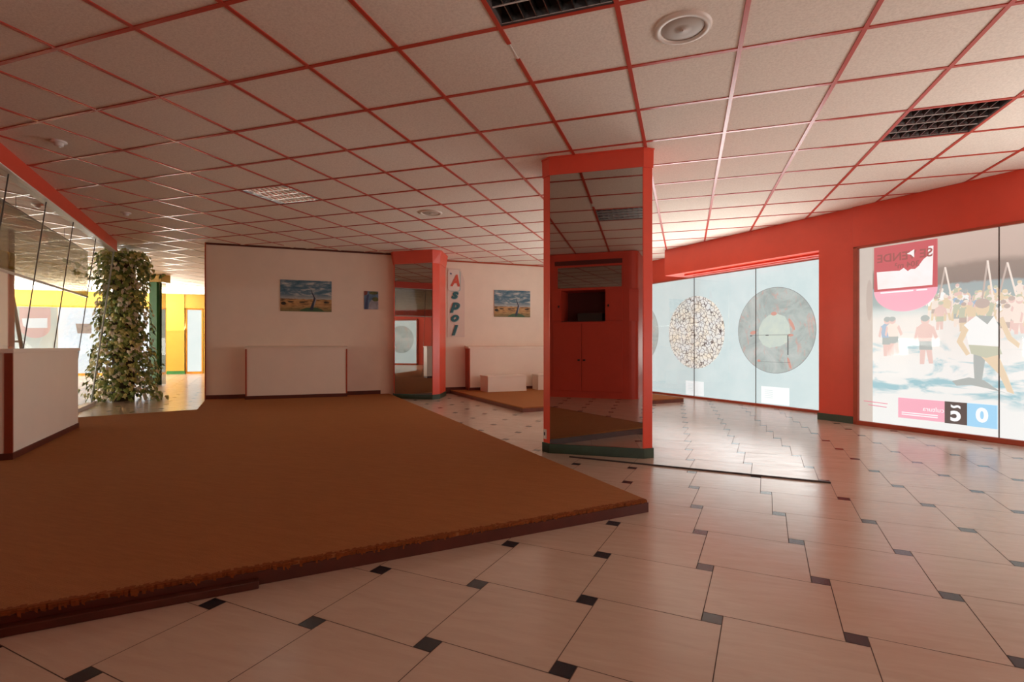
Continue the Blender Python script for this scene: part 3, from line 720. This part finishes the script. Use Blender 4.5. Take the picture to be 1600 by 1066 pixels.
def fit_text(mb, ch_, x, y, z0, z1, m, shear, offset, extrude, xs):
    vs, fs = text_polys(ch_, .3, shear=shear, offset=offset, extrude=extrude)
    lo = min(c for a, b, c in vs); hi = max(c for a, b, c in vs); xa = min(a for a, b, c in vs); xb = max(a for a, b, c in vs); k = (z1 - z0) / (hi - lo)
    b0 = len(mb.v); sl = mb.slot(m)
    mb.v += [(x + (a - (xa + xb) / 2) * k * xs, y + b, z0 + (c - lo) * k) for a, b, c in vs]; mb.f += [tuple(i + b0 for i in f_) for f_ in fs]; mb.mi += [sl] * len(fs)
mb = MB(); fit_text(mb, 'A', .15, -.022, 2.09, 2.32, M['signred'], .2, .012, .003, .8); mb.build('letter', t)
for ch_, z0, z1 in (('s', 1.845, 1.985), ('p', 1.575, 1.775), ('o', 1.40, 1.535), ('l', 1.135, 1.335)):
    mb = MB()
    fit_text(mb, ch_, .156, -.011, z0 - .010, z1 - .006, M['tealsh'], .3, .016, .002, 1.15)
    fit_text(mb, ch_, .146, -.018, z0, z1, M['teal'], .3, .014, .003, 1.15); mb.build('letter', t)

# ------------------------------------------------------------------ red cupboard behind the camera (seen in the column mirror)
a = Vector((-2.75, -.56)); b = Vector((-.43, -.30)); ang = math.atan2((b - a).y, (b - a).x); L = (b - a).length
t = thing('fitted_cupboard', 'dark red fitted cupboard reflected in the mirror of the middle column', 'cupboard', (*a, 0), ang)
xo = L - 1.53
r_ = .14
body = [(0, -.75), (L, -.75), (L, -r_)] + [(L - r_ + r_ * math.cos(k * math.pi / 12), -r_ + r_ * math.sin(k * math.pi / 12)) for k in range(1, 6)] + [(L - r_, 0), (0, 0)]
mb = MB(); mb.prism(body, 0, 1.36, M['redwall'])
mb.box(0, xo + .17, -.75, 0, 1.36, 1.93, M['redwall']); mb.prism([(xo + .97, -.75), (L, -.75), (L, -r_), (L - r_, 0), (xo + .97, 0)], 1.36, 1.93, M['redwall'])
mb.box(xo + .17, xo + .97, -.75, -.5, 1.36, 1.93, M['niche']); mb.prism(body, 1.93, CEIL - .01, M['redwall']); mb.build('carcass', t)
mb = MB(); mb.box(xo + .17, xo + .97, -.5, -.02, 1.36, 1.375, M['niche']); mb.box(xo + .45, xo + .9, -.48, -.1, 1.375, 1.52, M['dark']); mb.build('niche_shelf', t)
mb = MB(); mb.box(xo + .11, xo + 1.26, .0, .012, 1.97, 2.34, M['mirror']); mb.build('mirror_band', t)
mb = MB(); mb.box(xo + .05, xo + 1.27, .0, .008, 2.38, 2.46, M['niche']); mb.build('light_slot', t)
for x0, x1, kx in ((xo + .02, xo + .545, xo + .50), (xo + .555, xo + 1.27, xo + .60)):
    mb = MB(); mb.box(x0, x1, .0, .018, .12, 1.33, M['redwall']); dr = mb.build('door', t, bevel=.003)
    mb = MB(); mb.box(kx - .02, kx + .02, .018, .035, .66, .69, M['knob']); mb.build('handle', dr)
for x0, x1, kx in ((xo + .0, xo + .16, xo + .13), (xo + .98, xo + 1.27, xo + 1.03)):
    mb = MB(); mb.box(x0, x1, .0, .016, 1.38, 1.92, M['redwall']); dr = mb.build('flap', t, bevel=.003)
    mb = MB(); mb.box(kx - .012, kx + .012, .016, .034, 1.62, 1.66, M['knob']); mb.build('knob', dr)

# thin strip lying on the floor
a = Vector((-.93, 4.335)); b = Vector((.945, 4.085)); ang = math.atan2((b - a).y, (b - a).x)
mb = MB(); mb.prism([(0, -.014), (1.89, -.014), (1.89, .014), (0, .014)], 0, .010, M['dark'], [(0, -.006), (1.89, -.006), (1.89, .006), (0, .006)])
tag(mb.build('metal_strip', None, (a.x, a.y, .0002), ang), 'long thin dark metal strip lying on the tiles before the middle column', 'metal strip')

# ------------------------------------------------------------------ left: glass screen, counters, panel
GA = Vector((-8.578, 5.892)); GB = Vector((-5.283, 2.709)); gd = (GB - GA).normalized(); gn = Vector((gd.y, -gd.x))
if gn.dot(Vector((1, 1))) < 0: gn = -gn              # points to the carpeted room
GANG = math.atan2(gd.y, gd.x); GL = (GB - GA).length + 1.9
# local frame: x from the ivy column towards the viewer, y = left normal
ysign = 1 if Vector((-gd.y, gd.x)).dot(gn) < 0 else -1     # +y * ysign leads into the yellow room
mb = MB(); mb.box(0, GL, min(0, ysign * .10), max(0, ysign * .10), CEIL - .16, CEIL, M['red']); mb.box(0, GL, min(0, ysign * .10), max(0, ysign * .10), CEIL - .172, CEIL - .16, M['white']); struct(mb.build('trim_6', None, (*GA, 0), GANG, .004))
tops = []
def top_u(px_, pz_):                                     # along the screen where a seam meets the red strip
    r = Vector((.9489, .3157)); f = Vector((-.3157, .9489)); d = f + r * ((px_ - 800) / 815.43)
    # intersect the horizontal ray with the screen line
    den = d.x * gd.y - d.y * gd.x
    tt = (GA.x * gd.y - GA.y * gd.x) / den
    return (d * tt - GA).dot(gd)
us = [0.0] + [top_u(x, 0) for x in (156, 122, 81, 24)] + [GL]
us = sorted(us); TILT = .33
screen = thing('glass_screen', 'leaning clear glass screen under a red strip, behind the left counter', 'glass partition', (*GA, 0), GANG)
zt = CEIL - .172
for k, (a, b) in enumerate(zip(us, us[1:])):
    mb = MB(); e = .004
    yb = ysign * TILT; yt = ysign * .045; th = .006
    b0 = len(mb.v)
    mb.v += [(a + e, yb, .02), (b - e, yb, .02), (b - e, yb + th, .02), (a + e, yb + th, .02), (a + e, yt, zt), (b - e, yt, zt), (b - e, yt + th, zt), (a + e, yt + th, zt)]
    for f in ((0, 3, 2, 1), (4, 5, 6, 7), (0, 1, 5, 4), (1, 2, 6, 5), (2, 3, 7, 6), (3, 0, 4, 7)): mb.f.append(f); mb.mi.append(mb.slot(M['glass']))
    mb.build('glass_pane', screen)
M['glassedge'] = mat('pale_green_glass_edge', (.45, .52, .46), .25)
for u in us[:-1]:
    mb = MB(); mb.beam((u, ysign * TILT, .02), (u, ysign * .045, zt), .0055 if u > .1 else .012, M['seam'] if u > .1 else M['glassedge'], 6); mb.build('joint', screen)
mb = MB(); mb.box(0, GL, min(ysign * (TILT - .05), ysign * (TILT + .06)), max(ysign * (TILT - .05), ysign * (TILT + .06)), 0, .05, M['white']); mb.build('floor_channel', screen)
# added band with rails and hangers, imitating a reflection in the leaning glass
t = thing('smoked_glass_band', 'grey smoked glass band with a white lower rail, hanging behind the leaning glass screen', 'glass panel', (*GA, 0), GANG)
yo = ysign * .47
mb = MB(); mb.box(-.48, GL, yo - .004, yo + .004, 1.735, 2.46, M['smoked']); mb.build('smoked_pane', t)
mb = MB(); mb.box(-.48, GL, yo - .012, yo + .012, 1.715, 1.74, M['white']); mb.build('lower_rail', t)
mb = MB(); mb.box(-.48, GL, yo - .007, yo + .007, 2.455, 2.466, M['seam']); mb.build('upper_rail', t)
for u in (.8, 2.6, 4.4, 6.0):
    mb = MB(); mb.beam((u, yo, 2.46), (u, yo, CEIL), .003, M['seam'], 6); mb.build('hanger', t)
# counters
def counter(label, a, b, depth, left_edge=True, h=.845):
    a = Vector(a); b = Vector(b); ang = math.atan2((b - a).y, (b - a).x); L = (b - a).length
    t = thing('counter', label, 'counter', (*a, .07), ang)
    mb = MB(); mb.box(0, L, 0, depth, .0, h - .03, M['laminate']); mb.build('front_panel', t)
    mb = MB(); mb.box(-.012, L + .015, -.015, depth, h - .03, h, M['laminate']); mb.build('top_board', t, bevel=.003)
    mb = MB(); mb.box(-.01, L, -.01, depth, 0, .05, M['skirting']); mb.build('skirting', t)
    if left_edge:
        mb = MB(); mb.box(-.008, .01, -.006, .042, .0, h - .03, M['edge_dark']); mb.build('edge_strip', t)
    return t
counter('white counter with a red brown corner strip, standing on the carpet at the left edge', (-4.90, 2.585), (-6.135, 3.812), .24)
# tall panel
f = Vector((-.3157, .9489)); r = Vector((.9489, .3157))
def at(px_, depth): return f * depth + r * ((px_ - 800) / 815.43 * depth)
pp = at(18, 6.1); q = pp - r * 1.1
t = thing('tall_panel', 'tall white panel with a red edge, standing behind the left counter and glass', 'panel', (*q, 0), math.atan2(r.y, r.x))
mb = MB(); mb.box(0, 1.06, 0, .06, 0, 2.30, M['laminate']); mb.build('board', t)
mb = MB(); mb.box(1.06, 1.075, -.005, .065, 0, 2.30, M['edge_trim']); mb.build('edge_strip', t)
# ladder
t = thing('ladder', 'narrow brown ladder leaning behind the tall white panel', 'ladder', (*at(52, 7.2), 0))
o = at(52, 7.2); b1 = Vector((0, 0, 0)); tp = at(4, 6.24) - o; t1 = Vector((tp.x, tp.y, 2.2)); sh = -r * .42; sh3 = Vector((sh.x, sh.y, 0))
for s_ in (Vector((0, 0, 0)), sh3):
    mb = MB(); mb.beam(b1 + s_, t1 + s_, .022, M['ladder'], 8); mb.build('rail', t)
for k in range(8):
    c = b1.lerp(t1, (k + .7) / 8.2); mb = MB(); mb.beam(c, c + sh3, .014, M['ladder'], 8); mb.build('rung', t)
# white pole leaning on the counter (seen in the far mirror)
# ------------------------------------------------------------------ ivy column
IC = at(192.5, 8.86)
t = thing('ivy_column', 'column wrapped in leafy green and white ivy, at the end of the glass screen', 'plant', (*IC, 0))
M['bark'] = painted('brown_column_core', (.07, .05, .03), .8, .3, 8)
mb = MB(); mb.lathe([(.16, 0), (.15, 1.2), (.15, 2.45)], 0, 0, M['bark'], 16); mb.build('core', t, smooth=True)
def leafmat(name, c0, c1):
    m = mat(name, c0, .4); link(m, ramp(m, noise(m, coords(m), 14, 3, .6), [(.35, c0), (.65, c1)]), 'Base Color'); return m
LM = [leafmat('green_ivy_leaf', (.18, .28, .06), (.34, .42, .11)), leafmat('dark_ivy_leaf', (.09, .16, .04), (.18, .26, .07)), leafmat('yellow_green_ivy_leaf', (.50, .52, .16), (.62, .60, .26)), leafmat('cream_ivy_leaf', (.72, .69, .50), (.82, .80, .68))]
LEAF = [(0, 0), (.30, -.12), (.5, .10), (.34, .30), (.42, .55), (.17, .60), (0, 1.0), (-.17, .60), (-.42, .55), (-.34, .30), (-.5, .10), (-.30, -.12)]
def leaf(mb, pos, nrm, size, m, rs_):
    nrm = nrm.normalized(); down = Vector((rs_.uniform(-.5, .5), rs_.uniform(-.5, .5), -1)); down = (down - nrm * down.dot(nrm)).normalized(); side = nrm.cross(down)
    b = len(mb.v); k = mb.slot(m); mb.v.append(tuple(pos + (down * .35 + nrm * .12) * size))
    for x, y in LEAF: mb.v.append(tuple(pos + (side * x + down * y + nrm * (-.45 * x * x - .12 * y * y)) * size))
    n_ = len(LEAF)
    for i in range(n_): mb.f.append((b, b + 1 + i, b + 1 + (i + 1) % n_)); mb.mi.append(k)
rs = random.Random(5); fo = MB()
def prof(z):
    pts = [(0, .61), (.25, .55), (.6, .48), (1.1, .40), (1.6, .36), (2.0, .37), (2.3, .44), (2.5, .38), (2.6, .2)]
    for (z0, r0), (z1, r1) in zip(pts, pts[1:]):
        if z <= z1: return r0 + (r1 - r0) * (z - z0) / (z1 - z0)
    return .2
for k in range(3000):
    z = rs.random() ** .95 * 2.53 + .03; th = rs.random() * 2 * math.pi
    lump = 1 + .14 * math.sin(5 * th + 3 * z) + .10 * math.sin(9 * z + 2 * th)
    rad = prof(z) * lump * (rs.random() ** .35)
    rad = max(rad, .15); nr = Vector((math.cos(th), math.sin(th), .35 + rs.uniform(-.4, .5)))
    leaf(fo, Vector((rad * math.cos(th), rad * math.sin(th), max(z, .05))), nr + Vector((rs.uniform(-.5, .5), rs.uniform(-.5, .5), 0)), rs.uniform(.055, .10), rs.choices(LM, [4, 2.2, 3, 2.4])[0], rs)
fo.build('foliage', t)
for pts in ([(-.30, -.1, 2.05), (-.5, -.2, 2.1), (-.66, -.26, 2.18), (-.80, -.30, 2.19)], [(.3, .1, 2.08), (.48, .16, 2.12), (.66, .22, 2.15)]):
    mb = MB(); pts = [Vector(p_) for p_ in pts]
    for a, b in zip(pts, pts[1:]):
        mb.beam(a, b, .006, M['bark'], 6)
        for k in range(4):
            leaf(mb, a.lerp(b, rs.random()) + Vector((0, 0, rs.uniform(-.02, .03))), Vector((.2 + rs.uniform(-.3, .3), -.9, .4)), rs.uniform(.06, .085), LM[k % 2], rs)
    mb.build('tendril', t)

# ------------------------------------------------------------------ yellow room beyond
YANG = math.atan2(YE.y, YE.x); YL = (*YO, 0)
def pxu(px_):                                             # position along the yellow front for a picture column
    d = f + r * ((px_ - 800) / 815.43); den = d.x * YE.y - d.y * YE.x
    tt = (YO.x * YE.y - YO.y * YE.x) / den; return (d * tt - YO).dot(YE)
mb = MB(); mb.box(-9, 15, -.05, .35, 2.14, CEIL, M['yellow']); struct(mb.build('trim_7', None, YL, YANG))
mb = MB(); mb.box(-9, 15, .36, .45, 0, CEIL, M['wall']); struct(mb.build('wall_yellow', None, YL, YANG))
u0, u1 = pxu(262), pxu(289)
mb = MB(); mb.box(u0, u1, -.09, .36, 0, CEIL, M['yellow']); struct(mb.build('wall_yellow_pier', None, YL, YANG))
mb = MB(); mb.box(u0 - .01, u1 + .01, -.10, .0, 0, .10, M['greenpost']); struct(mb.build('baseboard_yellow', None, YL, YANG))
u2 = pxu(318); mb = MB(); mb.box(u2, u2 + 2.2, -.02, .36, 0, CEIL, M['yellow']); struct(mb.build('wall_yellow_end', None, YL, YANG))
M['ytrim'] = mat('orange_yellow_frame', (.6, .25, .02), .4)
M['bright'] = film_mat('bright_white_window', (1, 1, 1), lin(235, 242, 255), 1.25, .6)
M['pale'] = film_mat('pale_window_film', lin(236, 240, 236), lin(222, 232, 228), 1.1, 1.2)
def ywin(name, a, b, seams=()):
    mb = MB()
    for q_ in ((a, b, 0, .06), (a, b, 2.10, 2.14)): mb.box(q_[0], q_[1], .0, .08, q_[2], q_[3], M['ytrim'])
    mb.box(a, a + .04, 0, .08, 0, 2.14, M['ytrim']); mb.box(b - .04, b, 0, .08, 0, 2.14, M['ytrim'])
    o = struct(mb.build(name, None, YL, YANG))
    g = MB(); g.box(a + .04, b - .04, .03, .036, .06, 2.10, M['glass']); g.build('pane', o)
    for s in seams: g = MB(); g.box(s - .02, s + .02, .0, .07, .06, 2.10, M['ytrim']); g.build('mullion', o)
    return o
ua, ub, uc = pxu(88), pxu(20), pxu(246)
ywin('window_3', -8.5, u0 - .02, [uc])
ywin('window_4', u1 + .02, u2 - .02)
def yposter(label, a, b, m, y=.05):
    t = thing('window_poster', label, 'poster', (*(YO + YE * a + YN * y), 0), YANG)
    mb = MB(); mb.slab([(0, .07), (b - a, .07), (b - a, 2.09), (0, 2.09)], 0, .004, m); mb.build('sheet', t); return t
M['ysign1'] = film_mat('grey_green_window_poster', lin(226, 222, 206), lin(202, 212, 206), 1.0, 1.0)
M['ypink'] = glow('faded_pink_sign', lin(238, 190, 182), 1.0); M['ybrown'] = glow('brown_window_card', lin(196, 164, 148), 1.0)
t = yposter('faded grey green window poster with a pink sign, far left under the yellow band', -8.4, ua, M['ysign1'])
X = lambda p_: pxu(p_) + 8.4
mb = MB(); a, b = X(29), X(78); cx = (a + b) / 2; rr = (b - a) / 2
mb.slab([(a, 1.5), (b, 1.5), (b, 2.07), (a, 2.07)], -.004, -.001, M['ypink']); mb.slab([(cx + rr * math.cos(math.pi + math.pi * i / 20), 1.5 + .35 * math.sin(math.pi + math.pi * i / 20)) for i in range(21)], -.004, -.001, M['ypink'])
mb.slab([(X(33), 1.74), (X(73), 1.76), (X(73), 1.46), (X(40), 1.45), (X(35), 1.52)], -.007, -.004, M['paper']); mb.build('pink_sign', t)
t = yposter('glaring white window film seen left of the ivy, with a brown card', ua + .02, uc - .02, M['bright'])
mb = MB(); o_ = ua + .02; mb.slab([(pxu(117) - o_, 1.60), (pxu(142) - o_, 1.60), (pxu(142) - o_, 1.30), (pxu(120) - o_, 1.30)], -.004, -.001, M['ybrown']); mb.build('brown_card', t)
yposter('narrow pale window film between the green post and the yellow pier', uc + .02, u0 - .06, M['pale'])
yposter('pale mottled window film right of the yellow pier', u1 + .06, u2 - .06, M['pale'])
# green post
gp = at(243, 12.3)
t = thing('green_post', 'slim green post with a yellow cap, standing right of the ivy column', 'post', (*gp, 0), math.atan2(r.y, r.x))
mb = MB(); mb.box(-.09, .09, -.09, .09, 0, 2.42, M['greenpost']); mb.build('shaft', t, bevel=.004)
mb = MB(); mb.box(-.16, .22, -.14, .2, 2.42, CEIL, M['yellow']); mb.build('cap', t)
mb = MB(); mb.box(-.13, -.09, -.02, .02, 0, 1.95, M['greenpost']); mb.build('side_rail', t)
t = thing('glass_divider', 'narrow clear glass divider fixed to the right side of the green post', 'glass panel', (*(gp + r * .1), 0), math.atan2(r.y, r.x))
mb = MB(); mb.box(0, .14, -.006, .006, .02, 2.40, M['smoked']); mb.build('pane', t)

# ------------------------------------------------------------------ rear shop front (seen only in the far column's mirror)
mb = MB(); mb.box(-13.6, 3.1, -6.4, -6.2, 0, CEIL, M['redwall']); struct(mb.build('wall_rear'))
mb = MB()
for x0, x1 in ((-12.0, -8.55), (-7.9, -5.2)):
    pass
def rear_window(name, x0, x1):
    mb = MB(); mb.box(x0, x1, -6.2, -6.12, 0, .06, M['edge_trim']); mb.box(x0, x1, -6.2, -6.12, 2.1, 2.16, M['edge_trim']); mb.box(x0, x0 + .05, -6.2, -6.12, 0, 2.16, M['edge_trim']); mb.box(x1 - .05, x1, -6.2, -6.12, 0, 2.16, M['edge_trim'])
    o = struct(mb.build(name)); g = MB(); g.box(x0 + .05, x1 - .05, -6.16, -6.155, .06, 2.1, M['glass']); g.build('pane', o)
rear_window('window_5', -13.4, -10.9); rear_window('window_6', -10.2, -7.2)
def rear_film(label, x0, x1, dx):
    t = thing('window_film_poster', label, 'poster', (x1, -6.17, 0), math.pi)
    mb = MB(); w = x1 - x0; mb.slab([(0.06, .07), (w - .06, .07), (w - .06, 2.09), (.06, 2.09)], 0, .004, M['film']); mb.build('film_sheet', t)
    mb = MB(); mb.slab(circle(dx, 1.2, .65), -.003, -.001, M['marble']); mb.build('stone_disc', t)
rear_film('pale blue window film with a grey disc, reflected in the far column mirror', -13.4, -10.9, .85)
rear_film('pale blue window film reflected at the right edge of the far column mirror', -10.2, -7.2, 1.9)

rear_window('window_7', -.1, 2.7)  # invented window, added out of view to carry the rear fill lamp
t = thing('window_film_poster', 'plain pale blue window film behind the camera, right of the red cupboard', 'poster', (2.7, -6.17, 0), math.pi)
mb = MB(); mb.slab([(0.06, .07), (2.74, .07), (2.74, 2.09), (.06, 2.09)], 0, .004, M['film']); mb.build('film_sheet', t)
